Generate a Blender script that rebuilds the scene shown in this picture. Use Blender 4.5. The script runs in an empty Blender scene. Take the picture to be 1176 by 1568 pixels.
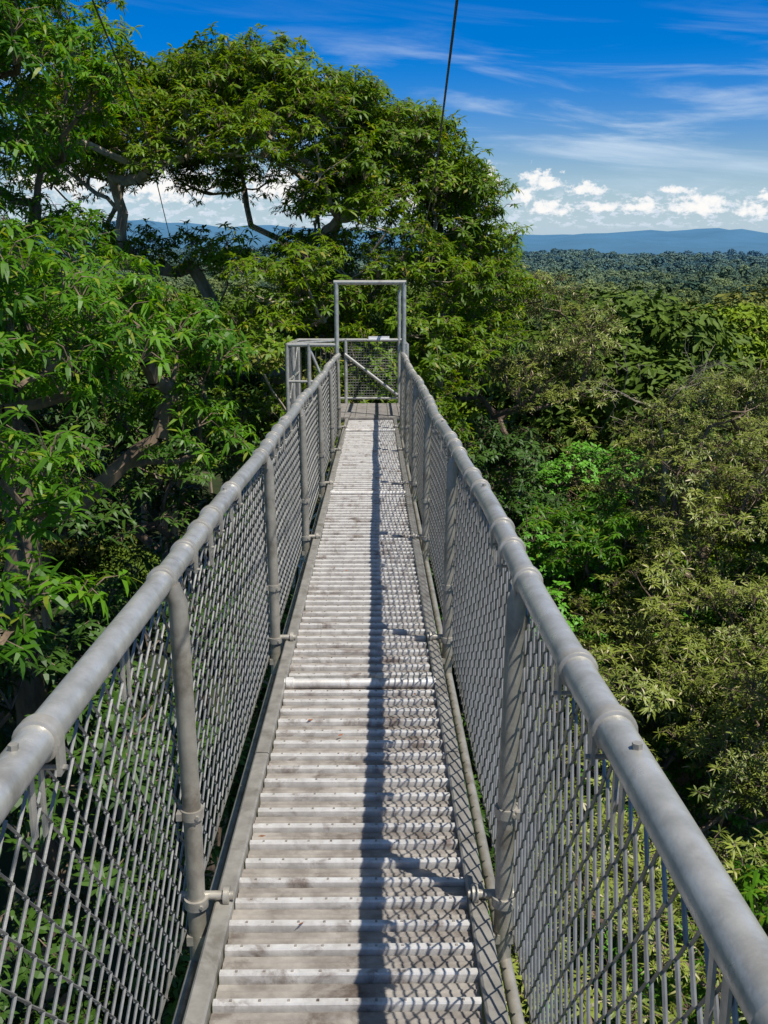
import bpy, math, random
import numpy as np
from mathutils import Vector, Euler
R = math.radians
scene = bpy.context.scene
scene.view_settings.view_transform = 'Standard'
scene.view_settings.look = 'None'
scene.view_settings.exposure = 0
COL = scene.collection

# ------------------------------------------------------------ mesh helpers
class MB:
    def __init__(s):
        s.v=[]; s.f=[]; s.m=[]
    def add(s, vs, fs, mat=0):
        o=len(s.v); s.v.extend(vs)
        for f in fs:
            s.f.append(tuple(i+o for i in f)); s.m.append(mat)
    def build(s, name, mats, smooth=True, angle=40, parent=None, link=True):
        me=bpy.data.meshes.new(name); me.from_pydata([tuple(v) for v in s.v],[],s.f)
        for m in mats: me.materials.append(m)
        me.polygons.foreach_set('material_index', s.m)
        if smooth:
            me.polygons.foreach_set('use_smooth',[True]*len(s.f))
            me.set_sharp_from_angle(angle=R(angle))
        me.update()
        ob=bpy.data.objects.new(name, me)
        if link: COL.objects.link(ob)
        if parent: ob.parent=parent
        return ob

def tube(mb, pts, radii, n=8, mat=0, caps=True):
    P=[Vector(p) for p in pts]
    if not hasattr(radii,'__len__'): radii=[radii]*len(P)
    vs=[]; fs=[]
    t0=(P[1]-P[0]).normalized()
    ref=Vector((0,0,1)) if abs(t0.z)<.9 else Vector((1,0,0))
    a=t0.cross(ref).normalized()
    for i,p in enumerate(P):
        if i==0: t=P[1]-P[0]
        elif i==len(P)-1: t=P[i]-P[i-1]
        else: t=P[i+1]-P[i-1]
        t.normalize()
        a=(a-t*a.dot(t)).normalized(); b=t.cross(a)
        for k in range(n):
            w=2*math.pi*k/n
            vs.append(p+(a*math.cos(w)+b*math.sin(w))*radii[i])
    for i in range(len(P)-1):
        for k in range(n):
            k2=(k+1)%n
            fs.append((i*n+k,(i*n+k2),(i+1)*n+k2,(i+1)*n+k))
    if caps:
        fs.append(tuple(range(n-1,-1,-1))); e=(len(P)-1)*n
        fs.append(tuple(range(e,e+n)))
    mb.add(vs,fs,mat)

def box(mb, c, s, mat=0, rot=None):
    vs=[]
    for x in (-1,1):
        for y in (-1,1):
            for z in (-1,1):
                v=Vector((x*s[0]/2,y*s[1]/2,z*s[2]/2))
                if rot: v.rotate(rot)
                vs.append(v+Vector(c))
    mb.add(vs,[(0,1,3,2),(4,6,7,5),(0,4,5,1),(2,3,7,6),(0,2,6,4),(1,5,7,3)],mat)

def empty(name, loc=(0,0,0), rot=(0,0,0)):
    e=bpy.data.objects.new(name,None); e.location=loc; e.rotation_euler=rot
    e.empty_display_size=.2; COL.objects.link(e); return e

# ------------------------------------------------------------ node helpers
class NT:
    def __init__(s, nt): s.nt=nt; s.N=nt.nodes; s.L=nt.links
    def node(s, t, **k):
        n=s.N.new(t)
        for a,b in k.items(): setattr(n,a,b)
        return n
    def put(s, sock, v):
        if hasattr(v,'is_output'): s.L.new(v,sock)
        else: sock.default_value=v
    def math(s, op, a, b=None, c=None, clamp=False):
        n=s.N.new('ShaderNodeMath'); n.operation=op; n.use_clamp=clamp
        s.put(n.inputs[0],a)
        if b is not None: s.put(n.inputs[1],b)
        if c is not None: s.put(n.inputs[2],c)
        return n.outputs[0]
    def mix(s, f, a, b, blend='MIX'):
        n=s.N.new('ShaderNodeMix'); n.data_type='RGBA'; n.blend_type=blend
        s.put(n.inputs[0],f)
        s.put(n.inputs[6], a if hasattr(a,'is_output') else (*a,1))
        s.put(n.inputs[7], b if hasattr(b,'is_output') else (*b,1))
        return n.outputs[2]
    def ramp(s, f, lo, hi, a=0.0, b=1.0, smooth=False):
        n=s.N.new('ShaderNodeMapRange'); n.clamp=True
        if smooth: n.interpolation_type='SMOOTHSTEP'
        s.put(n.inputs[0],f); n.inputs[1].default_value=lo; n.inputs[2].default_value=hi
        n.inputs[3].default_value=a; n.inputs[4].default_value=b
        return n.outputs[0]
    def noise(s, vec, scale, detail=4, rough=.55, dist=0):
        n=s.N.new('ShaderNodeTexNoise')
        if vec is not None: s.L.new(vec,n.inputs['Vector'])
        n.inputs['Scale'].default_value=scale; n.inputs['Detail'].default_value=detail
        n.inputs['Roughness'].default_value=rough; n.inputs['Distortion'].default_value=dist
        return n.outputs[0]
    def comb(s,x,y,z=0.0):
        n=s.N.new('ShaderNodeCombineXYZ'); s.put(n.inputs[0],x); s.put(n.inputs[1],y); s.put(n.inputs[2],z)
        return n.outputs[0]

def newmat(name):
    m=bpy.data.materials.new(name); m.use_nodes=True
    t=NT(m.node_tree); p=m.node_tree.nodes['Principled BSDF']
    return m,t,p

def haze(t, col, k=5200.0, hz=(.075,.20,.35)):  # aerial haze painted into the base colour, bluer with distance from the origin
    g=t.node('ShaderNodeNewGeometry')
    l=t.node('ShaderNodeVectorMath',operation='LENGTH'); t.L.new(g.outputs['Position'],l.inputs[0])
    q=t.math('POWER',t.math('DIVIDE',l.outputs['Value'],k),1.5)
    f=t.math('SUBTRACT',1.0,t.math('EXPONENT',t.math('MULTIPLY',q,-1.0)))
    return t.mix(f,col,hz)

def leafmat(name, dark, light, transl=.3, rough=.48, yellow=None, hz=None, spec=.35, patch=None):
    m,t,p=newmat(name)
    oi=t.node('ShaderNodeObjectInfo'); g=t.node('ShaderNodeNewGeometry')
    f=t.math('ADD',t.math('MULTIPLY',oi.outputs['Random'],.6),t.math('MULTIPLY',g.outputs['Random Per Island'],.4),clamp=True)
    if patch:
        f=t.math('ADD',f,t.ramp(t.noise(g.outputs['Position'],patch,3),.35,.65,-.4,.35),clamp=True)
    c=t.mix(f,dark,light)
    if yellow:
        yf=t.ramp(g.outputs['Random Per Island'],.93,.97)
        c=t.mix(t.math('MULTIPLY',yf,.8),c,yellow)
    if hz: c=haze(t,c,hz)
    t.L.new(c,p.inputs['Base Color']); p.inputs['Roughness'].default_value=rough
    p.inputs['Specular IOR Level'].default_value=spec
    if transl>0:
        tr=t.node('ShaderNodeBsdfTranslucent')
        t.L.new(t.mix(1.0,c,(1.9,1.7,.5),'MULTIPLY'),tr.inputs[0])
        mx=t.node('ShaderNodeMixShader'); mx.inputs[0].default_value=transl
        t.L.new(p.outputs[0],mx.inputs[1]); t.L.new(tr.outputs[0],mx.inputs[2])
        out=[n for n in t.N if n.type=='OUTPUT_MATERIAL'][0]
        t.L.new(mx.outputs[0],out.inputs[0])
    return m

def barkmat(name,a,b):
    m,t,p=newmat(name); g=t.node('ShaderNodeNewGeometry')
    mp=t.node('ShaderNodeMapping'); mp.inputs['Scale'].default_value=(3,3,.8)
    t.L.new(g.outputs['Position'],mp.inputs[0])
    n=t.noise(mp.outputs[0],2.2,5,.65)
    t.L.new(t.mix(t.ramp(n,.35,.65),a,b),p.inputs['Base Color'])
    p.inputs['Roughness'].default_value=.85
    return m

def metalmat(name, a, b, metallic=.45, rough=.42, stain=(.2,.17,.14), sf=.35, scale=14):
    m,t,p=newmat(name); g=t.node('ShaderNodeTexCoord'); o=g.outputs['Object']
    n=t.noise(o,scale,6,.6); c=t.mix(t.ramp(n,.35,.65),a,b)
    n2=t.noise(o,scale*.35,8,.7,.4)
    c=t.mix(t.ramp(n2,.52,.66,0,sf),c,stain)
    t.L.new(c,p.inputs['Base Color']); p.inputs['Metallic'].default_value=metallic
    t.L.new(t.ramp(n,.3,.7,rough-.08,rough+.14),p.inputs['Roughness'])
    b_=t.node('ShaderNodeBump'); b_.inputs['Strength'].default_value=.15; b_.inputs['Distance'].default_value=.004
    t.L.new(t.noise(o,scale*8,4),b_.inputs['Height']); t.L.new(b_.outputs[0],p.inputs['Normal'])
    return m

M_rail=metalmat('weathered_aluminium',(.58,.565,.52),(.38,.375,.345),.4,.32,(.2,.175,.14),.5)
M_post=metalmat('aluminium_post',(.42,.39,.33),(.27,.25,.21),.3,.4,(.14,.115,.08),.65)
M_clamp=metalmat('galvanised_clamp',(.54,.50,.43),(.33,.31,.27),.35,.36)
M_wire=metalmat('galvanised_wire',(.29,.285,.27),(.17,.17,.16),.35,.45)
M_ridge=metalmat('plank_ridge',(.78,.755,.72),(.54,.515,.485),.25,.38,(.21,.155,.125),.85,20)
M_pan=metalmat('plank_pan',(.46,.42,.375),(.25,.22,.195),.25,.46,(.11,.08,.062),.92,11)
M_chan=metalmat('side_channel',(.36,.34,.30),(.23,.215,.19),.2,.5,(.13,.11,.08),.7)
M_cable=metalmat('steel_cable',(.06,.06,.06),(.035,.035,.035),.6,.5)
M_wood=metalmat('weathered_board',(.30,.28,.26),(.19,.17,.155),0,.8,(.1,.085,.07),.6)
M_sign=metalmat('sign_plate',(.8,.8,.8),(.7,.7,.7),0,.5,(.5,.5,.5),.3)
M_red=metalmat('dry_leaf',(.35,.12,.05),(.2,.09,.04),0,.7)
M_bark=barkmat('pale_bark',(.46,.38,.29),(.22,.175,.13))
M_bark2=barkmat('dark_bark',(.24,.17,.115),(.10,.07,.05))
M_dead=barkmat('dead_wood',(.42,.36,.29),(.25,.21,.17))

L_main=leafmat('leaf_main',(.05,.12,.004),(.20,.33,.008),.36,.46,(.36,.31,.04))
L_near=leafmat('leaf_near',(.03,.11,.006),(.15,.34,.014),.36,.44,(.28,.32,.03))
L_olive=leafmat('leaf_olive',(.08,.12,.014),(.27,.31,.045),0,.46,(.54,.46,.28))
L_green=leafmat('leaf_green',(.05,.18,.008),(.13,.36,.02),0,.5)
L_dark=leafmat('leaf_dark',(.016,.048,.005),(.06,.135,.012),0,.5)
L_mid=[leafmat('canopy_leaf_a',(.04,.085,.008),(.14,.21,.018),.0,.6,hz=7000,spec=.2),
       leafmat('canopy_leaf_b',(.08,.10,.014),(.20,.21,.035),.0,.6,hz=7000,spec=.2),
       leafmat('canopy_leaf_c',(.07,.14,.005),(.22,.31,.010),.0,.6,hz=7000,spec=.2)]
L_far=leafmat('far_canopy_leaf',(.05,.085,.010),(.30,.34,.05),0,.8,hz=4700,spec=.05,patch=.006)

# ------------------------------------------------------------ walkway
PHI=R(3.7); D=-1.8      # deck height in walkway frame
LX,RX=-.435,.277        # deck edges
rng=random.Random(5)
walk=empty('canopy_walkway',rot=(-PHI,0,0))
Y0,Y1=-1.2,15.3
JO=(-.45,4.31,9.08,13.85)
# deck planks with raised ribs
mb=MB(); p=.108; y=Y0; i=0
prof=[(0,-.03),(0.002,.015),(.005,.02),(.022,.02),(.026,.015),(.029,0),(.062,.001),(.065,.005),(.069,.005),(.072,.001),(p-.009,0),(p-.009,-.03)]
while y<Y1-.05:
    if any(abs(y+p/2-j)<p*.5 for j in JO): y+=p; continue
    dz=rng.uniform(-.002,.002); xl=LX+rng.uniform(-.006,.006); xr=RX+rng.uniform(-.006,.006); tw=rng.uniform(-.003,.003)
    pts=[(y+a,D+b+dz) for a,b in prof]
    vs=[(xl,a+tw,b) for a,b in pts]+[(xr,a-tw,b) for a,b in pts]; n=len(pts)
    for k in range(n-1):
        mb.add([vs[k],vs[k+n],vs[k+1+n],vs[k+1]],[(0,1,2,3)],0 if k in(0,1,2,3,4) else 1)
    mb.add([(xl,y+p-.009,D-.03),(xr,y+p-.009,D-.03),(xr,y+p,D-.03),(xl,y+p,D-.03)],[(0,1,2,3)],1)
    for q in range(9):
        rx=LX+.05+q*(RX-LX-.1)/8
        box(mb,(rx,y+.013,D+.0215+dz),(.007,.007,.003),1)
    y+=p; i+=1
mb.build('deck_planks',[M_ridge,M_pan],smooth=False,parent=walk)
# side channels
mb=MB()
for sx,e in((-1,LX),(1,RX)):
    for a in np.arange(Y0,Y1,4.75):
        b=min(a+4.74,Y1)
        prof=[(0,-.06),(0,.030),(.006,.036),(.05,.036),(.056,.030),(.058,-.055),(.052,-.055),(.05,.02)]
        x0=e+sx*.002
        vs=[(x0+sx*u,a,D+w) for u,w in prof]+[(x0+sx*u,b,D+w) for u,w in prof]; n=len(prof)
        mb.add(vs,[(k,(k+1)%n,(k+1)%n+n,k+n) for k in range(n)]+[tuple(range(n)),tuple(range(n,2*n))])
mb.build('side_channels',[M_chan],smooth=False,parent=walk)
# round cross pipes at section joints
mb=MB()
for yy in JO:
    tube(mb,[(LX-.01,yy-.01,D+.02),(RX+.01,yy-.01,D+.02)],.025,14)
    box(mb,((LX+RX)/2,yy+.035,D-.045),(RX-LX-.01,.05,.01))
    for e,s_ in((LX,1),(RX,-1)):
        tube(mb,[(e+s_*.0,yy-.01,D+.02),(e+s_*.035,yy-.01,D+.02)],.032,14)
mb.build('joint_pipes',[M_ridge],parent=walk)
# handrails
RLX,RRX,RH=-.60,.43,-.75
PLX,PRX=-.545,.383
mb=MB()
def wob(y,s):
    out=.018*max(0,1.8-y)/1.8*(1 if s>1 else 0)
    return (.006*math.sin(y*1.3+s)+.004*math.sin(y*2.9+2*s)+out, .006*math.sin(y*1.1+s*2)+.003*math.sin(y*3.3+s))
for rx,s in((RLX,.4),(RRX,2.1)):
    pts=[(rx+wob(y,s)[0],y,RH+wob(y,s)[1]) for y in np.arange(Y0,Y1+.01,.25)]
    tube(mb,pts,.0345,24)
mb.build('handrails',[M_rail],parent=walk)
# clamps
mb=MB()
posts=[.25,2.55,4.85,7.15,9.45,11.75,14.05]
for rx,s,sg in((RLX,.4,1),(RRX,2.1,-1)):
    for pz in posts:
        for off in(-.96,0.0,.32,.62,-.66 if s>1 else .9):
            yy=pz+off+rng.uniform(-.03,.03)
            if yy>Y1-.1: continue
            dx,dz=wob(yy,s); cx,cz=rx+dx,RH+dz
            tube(mb,[(cx,yy-.017,cz),(cx,yy-.014,cz),(cx,yy+.014,cz),(cx,yy+.017,cz)],[.038,.0425,.0425,.038],24)
            for q in(-1,1):
                box(mb,(cx+q*.037,yy,cz-.035),(.007,.032,.06))
            tube(mb,[(cx-.048,yy,cz-.055),(cx+.048,yy,cz-.055)],.005,6)
        dx,dz=wob(pz-1.1,s)
        tube(mb,[(rx+dx,pz-1.1,RH+dz+.028),(rx+dx,pz-1.1,RH+dz+.044)],.009,6)
mb.build('rail_clamps',[M_clamp],parent=walk)
# posts with collars, base brackets, ties
mb=MB(); mc=MB()
for px,rx,sg,e in((PLX,RLX,-1,LX),(PRX,RRX,1,RX)):
    for pz in posts:
        tube(mb,[(px,pz,D-.16),(px,pz,D+.3),(px+sg*.012,pz,RH-.06),(px+sg*.03,pz,RH-.015)],.027,18)
        for h,rr in((D+.34,.034),(D+.045,.036)):
            tube(mc,[(px,pz,h-.015),(px,pz,h+.015)],rr,18)
            tube(mc,[(px+.02,pz-.035,h),(px+.02,pz+.035,h)],.006,6)
        box(mc,(px+sg*.034,pz,D+.34),(.016,.06,.022))
        tube(mc,[(e-sg*.0,pz+.02,D+.052),(px+sg*.05,pz+.02,D+.052)],.014,12)
        tube(mc,[(e+sg*.012,pz+.02,D+.052),(e+sg*.03,pz+.02,D+.052)],.028,14)
        box(mc,((e+px)/2,pz,D-.075),(abs(px-e)+.06,.05,.03))
        for off in(-.45,.75,1.25):
            box(mc,(rx+sg*-.004,pz+off,RH-.10),(.005,.022,.12))
            box(mc,(rx+sg*-.004,pz+off+.05,RH-.115),(.005,.016,.13))
    tube(mb,[(px+sg*.01,Y0,D-.16),(px+sg*.01,Y1,D-.16)],.020,12)
for pz in posts:
    tube(mb,[(PLX-.03,pz+.05,D-.11),(PRX+.03,pz+.05,D-.11)],.024,12)
mb.build('handrail_posts',[M_post],parent=walk)
mc.build('post_brackets',[M_clamp],parent=walk)
# diamond netting of thick strands
mb=MB(); w=.047; ph=.112; H0=D-.07; H1=RH-.035
nk=int((H1-H0)/(ph/2))
for sx,x0,x1 in((-1,-.58,-.60),(1,.412,.432)):
    ii=0; yy=Y0
    while yy<Y1-.1:
        pts=[]
        for k in range(nk+1):
            z=H0+k*ph/2; f=(z-H0)/(H1-H0)
            bul=.010*math.sin(yy*2.1+sx)*math.sin(f*math.pi)
            yj=yy+((k+ii)%2)*w
            pts.append((x0+(x1-x0)*f+bul+(.003 if (k+ii)%2 else -.003),yj+.006*math.sin(z*9+yy),z))
        tube(mb,pts,.0038,4,caps=False)
        yy+=w; ii+=1
    for zz,xx in((H0+.02,x0),(H1-.01,x1)):
        tube(mb,[(xx,y,zz+.004*math.sin(y*3)) for y in np.arange(Y0,Y1,.4)],.004,5)
mb.build('wire_netting',[M_wire],parent=walk)
# leaf litter on deck
mb=MB()
for i in range(26):
    x=rng.uniform(LX+.02,RX-.02); y=rng.uniform(1.5,14); a=rng.uniform(0,6.3); l=rng.uniform(.008,.02)
    c,s=math.cos(a)*l,math.sin(a)*l
    mb.add([(x-c,y-s,D+.023),(x+s*.35,y-c*.35,D+.026),(x+c,y+s,D+.027),(x-s*.35,y+c*.35,D+.023)],[(0,1,2,3)])
mb.build('leaf_litter',[M_red],smooth=False,parent=walk)

# ------------------------------------------------------------ end platform
plat=empty('viewing_platform_tower',rot=(-PHI,0,0))
mb=MB(); PX0,PX1,PY0,PY1=-1.42,.50,15.32,17.6
x=PX0
while x<PX1-.05:
    box(mb,(x+.09,(PY0+PY1)/2,D+.03+rng.uniform(-.003,.003)),(.172,PY1-PY0,.035)); x+=.18
box(mb,((LX+RX)/2,PY0-.06,D+.035),(.72,.09,.03))
mb.build('platform_boards',[M_wood],smooth=False,parent=plat)
mb=MB(); r=.03
def pipe(a,b,rr=r): tube(mb,[a,b],rr,12)
GX0,GX1=-.62,.45
T=D+2.17; RT=D+1.2
for gx in(GX0,GX1): pipe((gx,PY0+.03,D-.2),(gx,PY0+.03,T),.036)
pipe((GX0-.04,PY0+.03,T),(GX1+.04,PY0+.03,T),.036)
pipe((GX1-.02,PY0+.05,T-.01),(GX1-.02,PY1,T-.06),.03)
pipe((GX1-.02,PY1,D),(GX1-.02,PY1,T-.06),.032)
for (a,b) in(((PX0,PY1),(PX1,PY1)),((PX0,PY0+.03),(PX0,PY1)),((PX0,PY0+.03),(GX0,PY0+.03)),((PX1,PY0+.03),(PX1,PY1))):
    for hh in(RT,D+.62,D+.14):
        if hh==D+.62 and a[1]==b[1]==PY1: continue
        pipe((a[0],a[1],hh),(b[0],b[1],hh),.03 if hh==RT else .022)
for c in((PX0,PY0+.03),(PX0,PY1),(PX1,PY1),(PX1,PY0+.03),(-.55,PY1),(PX0,(PY0+PY1)/2),(PX0+.35,PY0+.03)):
    pipe((c[0],c[1],D-.1),(c[0],c[1],RT+.02),.032)
pipe((GX0+.05,PY1-.03,RT-.25),(GX1-.05,PY1-.03,D+.2),.028)
pipe((PX0+.05,PY0+.5,RT),(GX0,PY1-.05,RT),.026)
pipe((PX0+.35,PY0+.05,RT-.03),(GX0-.02,PY0+.05,D+.15),.022)
pipe((PX0,PY0+.05,D+.15),(PX0,PY1-.05,RT-.03),.02)
LEG=[(PX0,PY0+.1),(PX1,PY0+.1),(PX1,PY1-.1),(PX0,PY1-.1)]
for (a,b) in LEG: pipe((a,b,D-20),(a,b,D+.01),.05)
for lv in range(9):
    z0=D-.25-lv*2.1; z1=z0-2.1
    for k in range(4):
        a,b=LEG[k],LEG[(k+1)%4]
        pipe((a[0],a[1],z0),(b[0],b[1],z0),.03)
        pipe((a[0],a[1],z0),(b[0],b[1],z1),.022)
mb.build('platform_frame',[M_rail],parent=plat)
mb=MB()
for k in range(22):
    xx=GX0+.05+k*.05
    tube(mb,[(xx,PY1+.01,D+.16),(xx,PY1+.01,RT-.03)],.004,4)
for k in range(20):
    zz=D+.18+k*.05
    tube(mb,[(GX0+.05,PY1+.014,zz),(GX1-.03,PY1+.014,zz)],.004,4)
for k in range(26):
    yy=PY0+.1+k*.085
    for xx in(PX0,PX1): tube(mb,[(xx,yy,D+.16),(xx,yy,RT-.03)],.004,4)
for k in range(10):
    xx=PX0+.06+k*.08
    tube(mb,[(xx,PY0+.04,D+.16),(xx,PY0+.04,RT-.03)],.0035,4)
mb.build('mesh_panels',[M_wire],parent=plat)
mb=MB(); box(mb,(.06,PY1-.04,RT+.045),(.38,.03,.05)); box(mb,(.06,PY1-.06,RT+.01),(.44,.05,.02))
mb.build('notice_plate',[M_sign],smooth=False,parent=plat)

def cable(name,P,r):
    mb=MB(); pts=[]
    P=[Vector(p) for p in P]
    for a,b in zip(P[:-1],P[1:]):
        for k in range(8): pts.append(a.lerp(b,k/8))
    pts.append(P[-1]); tube(mb,pts,r,8); return mb.build(name,[M_cable])
cable('suspension_cable',[(.10,.2,.85),(.217,2.77,.613),(.37,6.3,.345),(.47,10.5,-.1),(.46,15.35,-.66)],.0042)
cable('suspension_cable',[(-.9,0,1.5),(-1.19,4.44,.98),(-1.46,6.4,.717),(-2.6,12.5,.05)],.0045)

# ------------------------------------------------------------ foliage sprays
def leaf(mb, base, d, L, W, droop, fold=.2, mat=0):
    d=d.normalized(); side=d.cross(Vector((0,0,1)))
    if side.length<.05: side=Vector((1,0,0))
    side.normalize(); up=side.cross(d)
    def pt(t,s):
        q=base+d*L*t+Vector((0,0,-1))*droop*L*t*t
        return q+side*s*W+up*abs(s)*W*fold
    v=[pt(0,0),pt(.4,-.5),pt(.4,.5),pt(.78,-.33),pt(.78,.33),pt(1,0)]
    mb.add(v,[(0,2,1),(1,2,4,3),(3,4,5)],mat)

def make_sprays(tag, mat, bark, L, W, nros, nleaf, droop, seed, nvar=5, spread=.33):
    c=bpy.data.collections.new('sprays_'+tag)
    rg=random.Random(seed)
    for v in range(nvar):
        mb=MB()
        for r_ in range(nros):
            a=r_*6.283/nros+rg.uniform(-.5,.5); rad=spread*rg.uniform(.25,1); 
            q=Vector((math.cos(a)*rad,math.sin(a)*rad,rg.uniform(-.05,.22)))
            mid=q*.5+Vector((0,0,.04))
            tube(mb,[(0,0,-.12),mid,q],[.008,.006,.004],3,1,caps=False)
            ax=Vector((math.cos(a)*.5,math.sin(a)*.5,.6)).normalized()
            for k in range(nleaf):
                b=k*2.4+rg.uniform(-.3,.3); el=rg.uniform(-.4,.6)
                d=Vector((math.cos(b)*math.cos(el),math.sin(b)*math.cos(el),math.sin(el)))+ax*.35
                leaf(mb,q-ax*rg.uniform(0,.07),d,L*rg.uniform(.65,1.15),W*rg.uniform(.8,1.2),droop*rg.uniform(.4,1.3))
        ob=mb.build('spray_%s_%d'%(tag,v),[mat,bark],smooth=False,link=False)
        c.objects.link(ob)
    return c
S_main=make_sprays('main',L_main,M_bark2,.19,.048,6,10,.6,1)
S_near=make_sprays('near',L_near,M_bark2,.21,.044,6,11,.7,2)
S_olive=make_sprays('olive',L_olive,M_bark2,.16,.026,7,11,.4,3)
S_green=make_sprays('green',L_green,M_bark2,.14,.06,7,9,.4,4)
S_dark=make_sprays('dark',L_dark,M_bark2,.20,.05,6,9,.6,6)

def scatter(name, pts, rots, scl, idx, coll, parent=None):
    me=bpy.data.meshes.new(name); me.from_pydata([tuple(p) for p in pts],[],[])
    a=me.attributes.new('rot','FLOAT_VECTOR','POINT'); a.data.foreach_set('vector',np.array(rots,dtype=np.float32).ravel())
    a=me.attributes.new('scl','FLOAT','POINT'); a.data.foreach_set('value',np.array(scl,dtype=np.float32))
    a=me.attributes.new('idx','INT','POINT'); a.data.foreach_set('value',np.array(idx,dtype=np.int32))
    ob=bpy.data.objects.new(name,me); COL.objects.link(ob)
    if parent: ob.parent=parent
    ng=bpy.data.node_groups.new('instance_'+name,'GeometryNodeTree')
    ng.interface.new_socket('Geometry',in_out='INPUT',socket_type='NodeSocketGeometry')
    ng.interface.new_socket('Geometry',in_out='OUTPUT',socket_type='NodeSocketGeometry')
    N=ng.nodes; L=ng.links
    gi=N.new('NodeGroupInput'); go=N.new('NodeGroupOutput')
    ip=N.new('GeometryNodeInstanceOnPoints'); ci=N.new('GeometryNodeCollectionInfo')
    ci.inputs['Collection'].default_value=coll
    ci.inputs['Separate Children'].default_value=True; ci.inputs['Reset Children'].default_value=True
    def na(nm,dt):
        q=N.new('GeometryNodeInputNamedAttribute'); q.data_type=dt; q.inputs['Name'].default_value=nm
        return q.outputs[0]
    e=N.new('FunctionNodeEulerToRotation'); L.new(na('rot','FLOAT_VECTOR'),e.inputs[0])
    L.new(gi.outputs[0],ip.inputs['Points']); L.new(ci.outputs[0],ip.inputs['Instance'])
    ip.inputs['Pick Instance'].default_value=True
    L.new(na('idx','INT'),ip.inputs['Instance Index'])
    L.new(e.outputs[0],ip.inputs['Rotation']); L.new(na('scl','FLOAT'),ip.inputs['Scale'])
    L.new(ip.outputs[0],go.inputs[0])
    md=ob.modifiers.new('instances','NODES'); md.node_group=ng
    return ob

def shell(rg, c, rad, n, zlo, zhi, jit=.15, inner=.0):
    out=[]
    for i in range(n):
        best=None;bd=-1
        for k in range(12):
            z=rg.uniform(zlo,zhi); a=rg.uniform(0,6.283); q=math.sqrt(max(0,1-z*z))
            s=1-rg.random()*inner+rg.uniform(-jit,jit)*.5
            pnt=Vector((c[0]+rad[0]*q*math.cos(a)*s,c[1]+rad[1]*q*math.sin(a)*s,c[2]+rad[2]*z*s))
            d=min([(pnt-o).length for o in out],default=9)
            if d>bd: bd=d;best=pnt
        out.append(best)
    return out
NSP=0
def tree(name, base, fork, lobes, coll, seed, bark, trunk_r=.25, dens=30, scale=1.0, flat=.72, nvar=5, lean=.5, twigs=True):
    global NSP
    rg=random.Random(seed)
    base=Vector(base); fork=Vector(fork)
    nodes=[fork]; par=[-1]; tips=[]
    L=sorted(lobes,key=lambda l:(Vector(l[:3])-fork).length)
    for l in L:
        c=Vector(l[:3])-Vector((0,0,l[3]*.3))
        bi=min(range(len(nodes)),key=lambda i:(nodes[i]-c).length*(1.0)+ .35*(nodes[i]-fork).length + (1.5 if nodes[i].z>c.z+.3 else 0))
        s=nodes[bi]; dist=(c-s).length; prev=bi; m=3
        for k in range(1,m+1):
            t=k/m; q=s.lerp(c,t)
            if k<m:
                q+=Vector((rg.uniform(-1,1),rg.uniform(-1,1),rg.uniform(-.6,.6)))*dist*.09
                q.z+=-.06*dist*math.sin(t*math.pi)
            nodes.append(q); par.append(prev); prev=len(nodes)-1
        tips.append(prev)
    cnt=[0]*len(nodes)
    for t in tips:
        k=t
        while k>=0: cnt[k]+=1; k=par[k]
    rad=[max(.025,trunk_r*.85*(cnt[i]/max(1,len(tips)))**.5) for i in range(len(nodes))]
    mb=MB()
    pts=[];rr=[]
    for k in range(7):
        t=k/6; q=base.lerp(fork,t)
        if 0<k<6: q+=Vector((rg.uniform(-1,1),rg.uniform(-1,1),0))*.25
        pts.append(q); rr.append(trunk_r*(1.5 if k==0 else 1.1-.25*t))
    tube(mb,pts,rr,10)
    for i in range(1,len(nodes)):
        a=nodes[par[i]]; b=nodes[i]; r0=rad[par[i]] if par[i]>0 and cnt[par[i]]<cnt[i]*2.2 else rad[i]*1.15
        m_=a.lerp(b,.5)+Vector((rg.uniform(-1,1),rg.uniform(-1,1),rg.uniform(-1,1)))*(a-b).length*.06
        tube(mb,[a,m_,b],[r0,(r0+rad[i])/2,rad[i]],6,0,caps=False)
    pts=[];rots=[];scl=[];idx=[]
    for l in lobes:
        c=Vector(l[:3]); Rl=l[3]; n=int(dens*(Rl/scale)**2*rg.uniform(.8,1.15))
        for k in range(n):
            while True:
                d=Vector((rg.gauss(0,1),rg.gauss(0,1),rg.gauss(0,1))).normalized()
                if d.z>-.45 or rg.random()<.2: break
            s=Rl*(.45+.6*rg.random()**.6)
            q=c+Vector((d.x*s,d.y*s,d.z*s*flat))
            pts.append(q)
            tilt=lean*rg.uniform(.3,1.2); 
            hx,hy=d.x,d.y
            e=Euler((-hy*tilt+rg.uniform(-.25,.25), hx*tilt+rg.uniform(-.25,.25), 0))
            mz=e.to_matrix()@Euler((0,0,rg.uniform(0,6.283))).to_matrix()
            ee=mz.to_euler(); rots.append((ee.x,ee.y,ee.z))
            scl.append(scale*rg.uniform(.75,1.3)); idx.append(rg.randrange(nvar))
            if twigs and k%4==0:
                o=c-Vector((0,0,Rl*.25))
                tube(mb,[o,o.lerp(q,.55)+Vector((0,0,-.05)),q],[.018*scale,.012*scale,.005],4,caps=False)
    ob=mb.build(name,[bark],parent=None)
    NSP+=len(pts)
    scatter('foliage',pts,rots,scl,idx,coll,ob)
    return ob

rg=random.Random(11)
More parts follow.
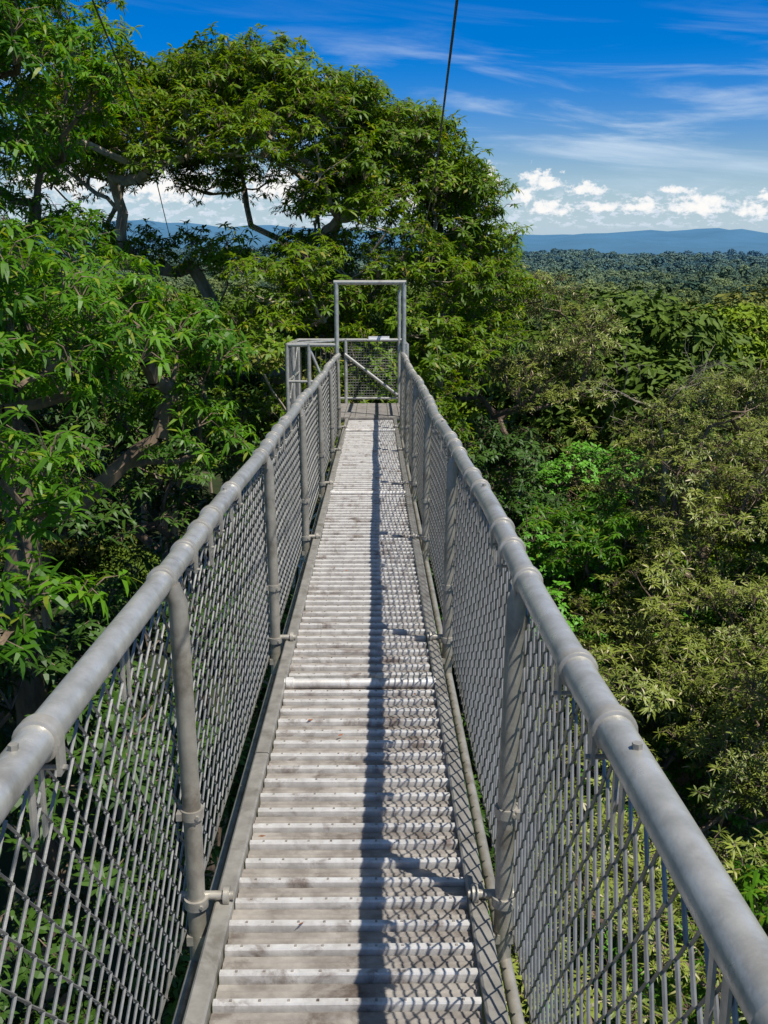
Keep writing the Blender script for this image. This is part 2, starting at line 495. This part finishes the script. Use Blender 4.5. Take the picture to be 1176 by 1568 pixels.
# --- big umbrella tree behind the platform
lob=[(*q,rg.uniform(.85,1.12)) for q in shell(rg,(-3.2,24.5,-.2),(5.6,4.6,4.1),68,.46,1.0,.16,.10)]
lob+=[(*q,rg.uniform(.85,1.15)) for q in shell(rg,(.4,23.5,-1.1),(2.6,3.0,3.0),34,-.5,.85,.1,.15) ]
lob+=[(-2.1,18.9,-.9,.85),(-1.4,19.6,-.55,.8),(-.4,21.8,-.5,.9),(-1.05,20,-1.35,.85),(-2.3,18.2,-1.75,.8),(.7,20.3,-1.7,.9),
      (1.6,21.7,-.9,1),(1.4,20,-2.7,.9),(2.15,22.8,-.5,1),(.5,19.4,-3.1,.9),(-.4,19.5,-2.2,.8),(-.5,19.8,-3.3,.9),(-1.6,19.4,-3.6,.9),(1.0,19.5,-4.0,.9),
      (-5.6,23,-.3,.9),(-4.4,23.5,-.3,.9),(-3.4,22,-.4,.85),(-6.8,24,0,.9),(-8,24,-.1,.9),(-3.2,21.5,-2.0,.9),(-4.6,22,-2.2,.9),(-6,22.5,-2.2,1.0),(-2.6,21,-3.6,1.0),
      (2.2,23.5,.7,1.0),(2.5,24.0,-.1,1.0),(1.6,22.8,1.5,1.0),(2.6,23.4,-1.3,1.0),(1.3,22.2,.4,.9),(.6,22.6,2.4,.95),(-.6,22.4,2.9,.95),
      (-5.4,19.5,3.5,.95),(-6.5,18.6,3.6,.95),(-6.2,19.4,2.5,.85),(-5.1,18.4,2.6,.8),(-7.5,19.5,4.6,1.0),(-6.1,20.3,4.6,1.0),(-7.5,20,3.0,.9),(-8.5,20.5,3.8,1.0)]
tree('rainforest_tree',(-3.5,25,-20),(-3.0,24.3,-3.6),lob,S_main,21,M_bark,.34,dens=25)
# --- near left tree
lob=[(-4.91,14.2,2.5,.9),(-4.4,15.1,2.0,.8),(-4.2,13.5,-.3,.8),(-3.8,10.5,-.5,.7),(-5.3,13.6,1.4,.75),(-4.7,12.2,2.2,.8),(-5.2,12.6,.2,.8),
 (-3.6,12.3,-.6,.75),(-3.3,13.3,-1.0,.7),(-3.6,11.1,-1.0,.7),(-3.2,11.6,-1.45,.65),(-2.95,14.2,-1.4,.75),(-2.75,15,-2.0,.7),
 (-3.8,10,-1.3,.7),(-3.2,13.8,-2.6,.7),(-3.6,8.8,-2.0,.6),(-3.5,9.7,-2.6,.6),(-2.75,14.8,-2.95,.65),(-3.1,8.1,-3.1,.42),(-3.4,7.3,-3.3,.45)]
lob+=[(*q,rg.uniform(.75,1.0)) for q in shell(rg,(-7.4,13.5,0),(3.2,4.2,4.4),38,-.6,1,.1,.2) if not(.3<q[2]<1.3)]
lob+=[(-5.2,15.5,3.9,.9),(-6.2,14.5,4.0,1.0),(-5.5,12.5,3.1,.8),(-4.9,16.5,3.0,.7),(-4.6,13.4,3.4,.8)]
tree('rainforest_tree',(-5.6,13.2,-17),(-5.3,13.2,-5.0),lob,S_near,33,M_bark2,.28,dens=24)
# --- further trees
def under(c,rad,n,sp,seed,bark=M_bark2,rl=(.7,1.0),dens=24,scale=1.0,tr=.16,gz=-17,zlo=-.3,fk=.9,name='rainforest_tree',tw=True):
    rg=random.Random(seed)
    lob=[(*q,rg.uniform(*rl)) for q in shell(rg,c,rad,n,zlo,1,.15,.25)]
    return tree(name,(c[0]+rg.uniform(-.5,.5),c[1]+rg.uniform(-.5,.5),gz),(c[0],c[1],c[2]-rad[2]*fk),lob,sp,seed,bark,tr,dens,scale,twigs=tw)
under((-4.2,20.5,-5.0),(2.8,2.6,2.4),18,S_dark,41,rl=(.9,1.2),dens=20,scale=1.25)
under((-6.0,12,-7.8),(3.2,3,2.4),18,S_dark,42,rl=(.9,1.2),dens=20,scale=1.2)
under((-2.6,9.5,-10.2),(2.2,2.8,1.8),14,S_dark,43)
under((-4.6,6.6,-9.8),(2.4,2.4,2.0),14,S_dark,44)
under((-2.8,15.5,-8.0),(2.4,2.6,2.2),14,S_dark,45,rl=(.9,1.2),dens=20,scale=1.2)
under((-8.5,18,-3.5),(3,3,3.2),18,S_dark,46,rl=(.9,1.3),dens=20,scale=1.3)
under((-2.2,6.0,-9.2),(1.3,1.5,1.2),8,S_near,47)
# right side
under((3.9,27.5,-3.2),(2.3,2.4,2.7),26,S_olive,51,rl=(.8,1.05),dens=22,scale=1.1)
under((1.6,23.5,-7.0),(2.6,2.4,2.4),16,S_dark,52,rl=(.9,1.2),dens=20,scale=1.2)
under((5.6,24.5,-7.2),(1.9,2.0,1.7),18,S_green,53,rl=(.6,.85))
under((3.1,19.5,-8.0),(1.8,1.8,1.5),14,S_green,54,rl=(.6,.85))
under((8.3,20.5,-5.6),(2.9,2.8,2.7),30,S_olive,55,rl=(.65,.95),zlo=-.5)
under((5.0,14.8,-9.0),(2.4,2.6,2.2),24,S_olive,56,rl=(.6,.85),zlo=-.4)
under((7.6,14.0,-7.4),(2.3,2.3,2.3),24,S_olive,57,rl=(.6,.85),zlo=-.6)
under((3.4,9.6,-9.0),(2.2,2.4,2.0),20,S_olive,58,rl=(.55,.8))
under((1.8,15.0,-10.5),(2.2,2.4,2.0),14,S_dark,59)
under((6.0,8.5,-9.2),(2.2,2.4,2.0),16,S_near,60)
under((.6,5.5,-10.5),(2.6,2.4,1.8),12,S_dark,61)
under((6.2,19.0,-10.2),(2.6,2.6,2.2),16,S_green,62,rl=(.9,1.2),scale=1.2,dens=20)
under((9.6,16.5,-12),(3,3,2.6),18,S_olive,63,rl=(.9,1.2),scale=1.3,dens=20)
under((9.5,26,-7.6),(2.8,2.6,2.4),18,S_olive,64,rl=(.9,1.2),scale=1.2,dens=20)
under((4.4,12.5,-13),(3,3,2.2),16,S_green,65,rl=(.9,1.2),scale=1.3,dens=20)
under((11.5,20,-8.0),(3,3,2.8),20,S_near,66,rl=(.9,1.2),scale=1.3,dens=20)
under((6.0,30,-8.4),(2.8,2.8,2.4),18,S_olive,67,rl=(.9,1.2),scale=1.3,dens=20)
under((6.3,17.6,-7.9),(1.7,1.7,1.7),16,S_olive,68,rl=(.65,.9),zlo=-.6)
under((8.2,17.0,-9.2),(2.2,1.8,1.9),16,S_near,69,rl=(.7,1.0),zlo=-.6,scale=1.1,dens=22)
under((5.2,20.5,-7.0),(1.4,1.5,1.3),11,S_near,70,rl=(.6,.85),zlo=-.6)
print('sprays',NSP)
def dead(x,y,z0,z1,seed,l0=1.6,lean=-.25):
    mb=MB(); rg=random.Random(seed)
    def twig(a,d,l,r,lev):
        b=a+d*l; m_=a.lerp(b,.5)+Vector([rg.uniform(-1,1)*l*.06 for _ in range(3)])
        tube(mb,[a,m_,b],[r,r*.8,r*.6],5,caps=False)
        if lev>0:
            for k in range(3):
                dd=(d+Vector([rg.uniform(-.9,.9) for _ in range(3)])).normalized()
                twig(a.lerp(b,rg.uniform(.5,1)),dd,l*.72,r*.5,lev-1)
    tube(mb,[(x+.1,y,z0),(x,y,z1)],[.14,.07],8)
    twig(Vector((x,y,z1)),Vector((lean,0,1)).normalized(),l0,.055,4)
    mb.build('dead_tree',[M_dead])
dead(6.9,22.0,-18,-5.1,77,1.5)

# ------------------------------------------------------------ terrain
def sstep(a,b,x):
    t=np.clip((x-a)/(b-a),0,1); return t*t*(3-2*t)
def ground(x,y):
    x=np.asarray(x,float); y=np.asarray(y,float)
    r=np.hypot(x,y); az=np.arctan2(x,y)
    h=-18-80*sstep(30,230,y*.75+np.maximum(x,-40)*.8)
    h=h+ sstep(150,700,r)*(9*np.sin(x*.008+1)*np.cos(y*.006)+6*np.sin(x*.017+y*.011))
    h=h+ sstep(800,2500,r)*(16*np.sin(x*.0023+y*.0015)+12*np.sin(y*.0038-x*.001)+7*np.sin(x*.006+y*.004)-12)
    far=sstep(5400,9500,r)
    h=h+far*(168+26*np.sin(az*19+2)+14*np.sin(az*43+r*.0006)+7*np.sin(az*97))
    h=h+sstep(3500,8500,r)*120*np.exp(-((az+.20)/.12)**2)
    return h
na_,nr_=300,230
az=np.linspace(-math.pi,math.pi,na_,endpoint=False)
rr=np.concatenate([[0.01],np.geomspace(3,13000,nr_-1)])
A,RR=np.meshgrid(az,rr); X=RR*np.sin(A); Yg=RR*np.cos(A); Z=ground(X,Yg)
vs=np.stack([X,Yg,Z],-1).reshape(-1,3)
fs=[]
for i in range(nr_-1):
    for k in range(na_):
        k2=(k+1)%na_; fs.append((i*na_+k,i*na_+k2,(i+1)*na_+k2,(i+1)*na_+k))
me=bpy.data.meshes.new('forest_ground'); me.from_pydata(vs.tolist(),[],fs)
me.polygons.foreach_set('use_smooth',[True]*len(fs))
gob=bpy.data.objects.new('forest_ground',me); COL.objects.link(gob)
m,t,pb=newmat('forest_floor'); g=t.node('ShaderNodeNewGeometry')
n1=t.noise(g.outputs['Position'],.06,6,.7); n2=t.noise(g.outputs['Position'],.9,4)
c=t.mix(t.ramp(n1,.35,.65),(.025,.04,.012),(.06,.08,.022))
c=t.mix(t.ramp(n2,.4,.7,0,.5),c,(.05,.035,.02))
n3=t.noise(g.outputs['Position'],.0022,7,.65)
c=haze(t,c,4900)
c=t.mix(t.ramp(n3,.35,.65,0,.22),c,(.03,.07,.10))
t.L.new(c,pb.inputs['Base Color']); pb.inputs['Roughness'].default_value=.95; pb.inputs['Specular IOR Level'].default_value=.1
me.materials.append(m)

# ------------------------------------------------------------ instanced canopy trees (mid / far)
def crown_mesh(name, mat, bark, rad, nl, rl, nleaf, ls, lw, seed, trunk=True, link=None, bias=.5):
    rs=np.random.RandomState(seed); rg=random.Random(seed)
    lobes=shell(rg,(0,0,0),(rad*.72,rad*.72,rad*.6),nl,-.35,1,.2,.3)
    C=np.array([tuple(l) for l in lobes]); rl_=rl*rs.uniform(.75,1.25,nl)
    k=rs.randint(0,nl,nleaf); d=rs.normal(size=(nleaf,3)); d/=np.linalg.norm(d,axis=1)[:,None]
    d[:,2]=np.where(d[:,2]<-.5,-d[:,2],d[:,2])
    s=rl_[k]*(.6+.45*rs.rand(nleaf)**.6)
    P=C[k]+d*s[:,None]*np.array([1,1,.8])
    nrm=d+np.array([0,0,bias])+rs.normal(size=(nleaf,3))*.45; nrm/=np.linalg.norm(nrm,axis=1)[:,None]
    u=np.cross(nrm,rs.normal(size=(nleaf,3))); u/=np.linalg.norm(u,axis=1)[:,None]
    v=np.cross(nrm,u); sc=rs.uniform(.6,1.35,nleaf)[:,None]
    V=np.stack([P-u*ls*sc,P-v*lw*sc+nrm*lw*.3,P+u*ls*sc,P+v*lw*sc+nrm*lw*.3],1).reshape(-1,3)
    F=np.arange(nleaf*4).reshape(-1,4)
    mb=MB(); mb.v=[tuple(x) for x in V.tolist()]; mb.f=[tuple(f) for f in F.tolist()]; mb.m=[0]*nleaf
    if trunk:
        tube(mb,[(0,0,-rad*2.6),(0.1,0,-rad*.6),(0,0,0)],[rad*.05,rad*.04,rad*.02],6,1,caps=False)
        for l in lobes[::2]:
            tube(mb,[(0,0,-rad*.6),(l*.5+Vector((0,0,-rad*.25))),l],[rad*.025,rad*.016,rad*.006],4,1,caps=False)
    ob=mb.build(name,[mat,bark],smooth=False,link=False); link.objects.link(ob)
cm=bpy.data.collections.new('canopy_tree_kinds')
for i in range(6):
    crown_mesh('canopy_tree_%d'%i,L_mid[i%3],M_bark,4.2,26,1.3,11000,.15,.07,100+i,link=cm)
cf=bpy.data.collections.new('far_tree_kinds')
for i in range(5):
    crown_mesh('far_tree_%d'%i,L_far,M_bark,6.0,(9,13,16,7,12)[i],(2.7,2.2,1.9,3.0,2.3)[i],900,.85,.6,200+i,trunk=False,link=cf,bias=.3)
rs=np.random.RandomState(4)
P=[];Rt=[];Sc=[];Ix=[]
def okmid(x,y):
    if y<30 and abs(x)<12: return False
    if abs(x)<3.6 and y<36 : return False
    return True
cell=6.2
for gx in np.arange(-90,150,cell):
    for gy in np.arange(4,260,cell):
        x=gx+rs.uniform(-2.5,2.5); y=gy+rs.uniform(-2.5,2.5); r=math.hypot(x,y)
        a=math.degrees(math.atan2(x,y))
        if r>260 or a<-36 or a>40 or not okmid(x,y): continue
        if a<-2 and r>70 and rs.rand()<.5: continue
        s=rs.uniform(.65,1.45); g0=float(ground(x,y))
        z=g0+9.0*s+rs.uniform(-1.5,1.5)
        if r>90: s*=1.25
        P.append((x,y,z)); Rt.append((rs.uniform(-.08,.08),rs.uniform(-.08,.08),rs.uniform(0,6.28))); Sc.append(s); Ix.append(rs.randint(6))
P.append((14.2,39.5,-5.8)); Rt.append((0,0,1)); Sc.append(1.05); Ix.append(2)
P.append((18.5,42,-6.2)); Rt.append((0,0,2)); Sc.append(1.05); Ix.append(5)
print('mid',len(P))
scatter('rainforest_canopy',P,Rt,Sc,Ix,cm)
P=[];Rt=[];Sc=[];Ix=[]
r=230.0
while r<5900:
    s=9.5+.0062*r; na=int(1.15*r/s)
    for k in range(na):
        a=-.52+1.12*(k+rs.rand())/na; q=r+rs.uniform(-.6,.6)*s
        if a<-.02 and r<2500 and rs.rand()<.6: continue
        x=q*math.sin(a); y=q*math.cos(a)
        em=rs.rand()<.05 and r<3500
        sc=s/10.5*rs.uniform(.6,1.4)*(1.35 if em else 1)
        P.append((x,y,float(ground(x,y))+8*min(sc,1.4)+rs.uniform(-3,5)*min(sc,1.3)+(7 if em else 0)-(6 if r>4500 else 0))); Rt.append((0,0,rs.uniform(0,6.28))); Sc.append(sc); Ix.append(rs.randint(5))
    r+=s*.95
print('far trees',len(P))
scatter('distant_rainforest',P,Rt,Sc,Ix,cf)

# ------------------------------------------------------------ world
SUN=Vector((.43,-.30,1.05)).normalized()
el=math.asin(SUN.z); azs=math.atan2(SUN.x,SUN.y)
w_=bpy.data.worlds.new('World'); scene.world=w_; w_.use_nodes=True
t=NT(w_.node_tree); bg=w_.node_tree.nodes['Background']
sky=t.node('ShaderNodeTexSky',sky_type='NISHITA'); sky.sun_disc=False
sky.sun_elevation=el; sky.sun_rotation=azs; sky.air_density=1.0; sky.dust_density=.3; sky.ozone_density=1.5
tc=t.node('ShaderNodeTexCoord'); sp=t.node('ShaderNodeSeparateXYZ'); t.L.new(tc.outputs['Generated'],sp.inputs[0])
azn=t.math('ARCTAN2',sp.outputs[0],sp.outputs[1]); eln=t.math('ARCSINE',sp.outputs[2])
tf=t.math('MULTIPLY',t.ramp(eln,-.01,.18,0,1,True),t.ramp(eln,.32,.7,1,.0,True))
col=t.mix(tf,sky.outputs[0],t.mix(1.0,sky.outputs[0],(.0,.54,1.30),'MULTIPLY'))
col=t.mix(t.ramp(eln,.32,.7,0,1,True),col,t.mix(1.0,col,(.76,.74,.62),'MULTIPLY'))
# cirrus streaks
v=t.comb(t.math('ADD',t.math('MULTIPLY',azn,3.0),t.math('MULTIPLY',eln,3.0)),t.math('ADD',t.math('MULTIPLY',eln,24.0),t.math('MULTIPLY',azn,1.6)))
ci=t.ramp(t.noise(v,1.35,7,.58,.6),.45,.76,0,.8,True)
band=t.math('MULTIPLY',t.ramp(eln,.03,.08,.4,1,True),t.ramp(eln,.12,.22,1,.07,True))
cf_=t.math('MULTIPLY',ci,band)
col=t.mix(cf_,col,(7.0,8.4,10.0))
col=t.mix(t.ramp(eln,.0,.10,.6,0,True),col,(4.6,7.2,9.8))
# cumulus
nz=t.noise(t.comb(azn,t.math('MULTIPLY',eln,1.25)),95,6,.6)
nzs=t.ramp(nz,.25,.75,-.8,.8)
mask=None
puffs=[(.112,.058,.015,.017),(.163,.055,.021,.015),(.207,.048,.021,.010),(.174,.030,.024,.010),(.147,.043,.014,.009),(.315,.032,.031,.015),
 (.362,.027,.016,.011),(.262,.032,.022,.009),(.225,.032,.018,.008),(.29,.047,.014,.006),(.38,.040,.016,.007),(-.3,.055,.05,.03),(-.2,.05,.06,.026),(-.1,.05,.05,.024),(.05,.04,.03,.02)]
for a,e,wd,h in puffs:
    dx=t.math('DIVIDE',t.math('SUBTRACT',azn,a),wd); dy=t.math('DIVIDE',t.math('SUBTRACT',eln,e),h)
    dy=t.math('MAXIMUM',dy,t.math('MULTIPLY',dy,-1.8))
    d=t.math('SQRT',t.math('ADD',t.math('MULTIPLY',dx,dx),t.math('MULTIPLY',dy,dy)))
    k=t.math('SUBTRACT',1.0,d)
    mask=k if mask is None else t.math('MAXIMUM',mask,k)
msum=t.math('ADD',mask,nzs)
mk=t.ramp(msum,-.05,.5,0,.97,True)
sm=t.noise(t.comb(t.math('MULTIPLY',azn,1.0),t.math('MULTIPLY',eln,2.2),7.0),75,6,.64)
sm=t.math('MULTIPLY',t.ramp(sm,.50,.59,0,.9,True),t.math('MULTIPLY',t.ramp(eln,.010,.018,0,1,True),t.ramp(eln,.034,.055,1,0,True)))
mk=t.math('MAXIMUM',mk,sm)
cc=t.mix(t.ramp(msum,-.3,.8),(7.4,8.4,9.6),(11.2,11.0,10.7))
col=t.mix(mk,col,cc)
t.L.new(col,bg.inputs[0]); bg.inputs[1].default_value=.09
w_.cycles.sampling_method='MANUAL'; w_.cycles.sample_map_resolution=512

sl=bpy.data.lights.new('sun','SUN'); sl.energy=5.0; sl.angle=R(.42); sl.color=(1,.955,.87)
so=bpy.data.objects.new('sun',sl); COL.objects.link(so)
so.rotation_euler=SUN.to_track_quat('Z','Y').to_euler()

cam=bpy.data.cameras.new('camera'); co=bpy.data.objects.new('camera',cam); COL.objects.link(co)
cam.sensor_fit='VERTICAL'; cam.sensor_height=36; cam.sensor_width=27; cam.lens=33.3
cam.clip_start=.05; cam.clip_end=30000
co.location=(0,0,0); co.rotation_euler=(R(90-15.94),0,R(-.5))
scene.camera=co
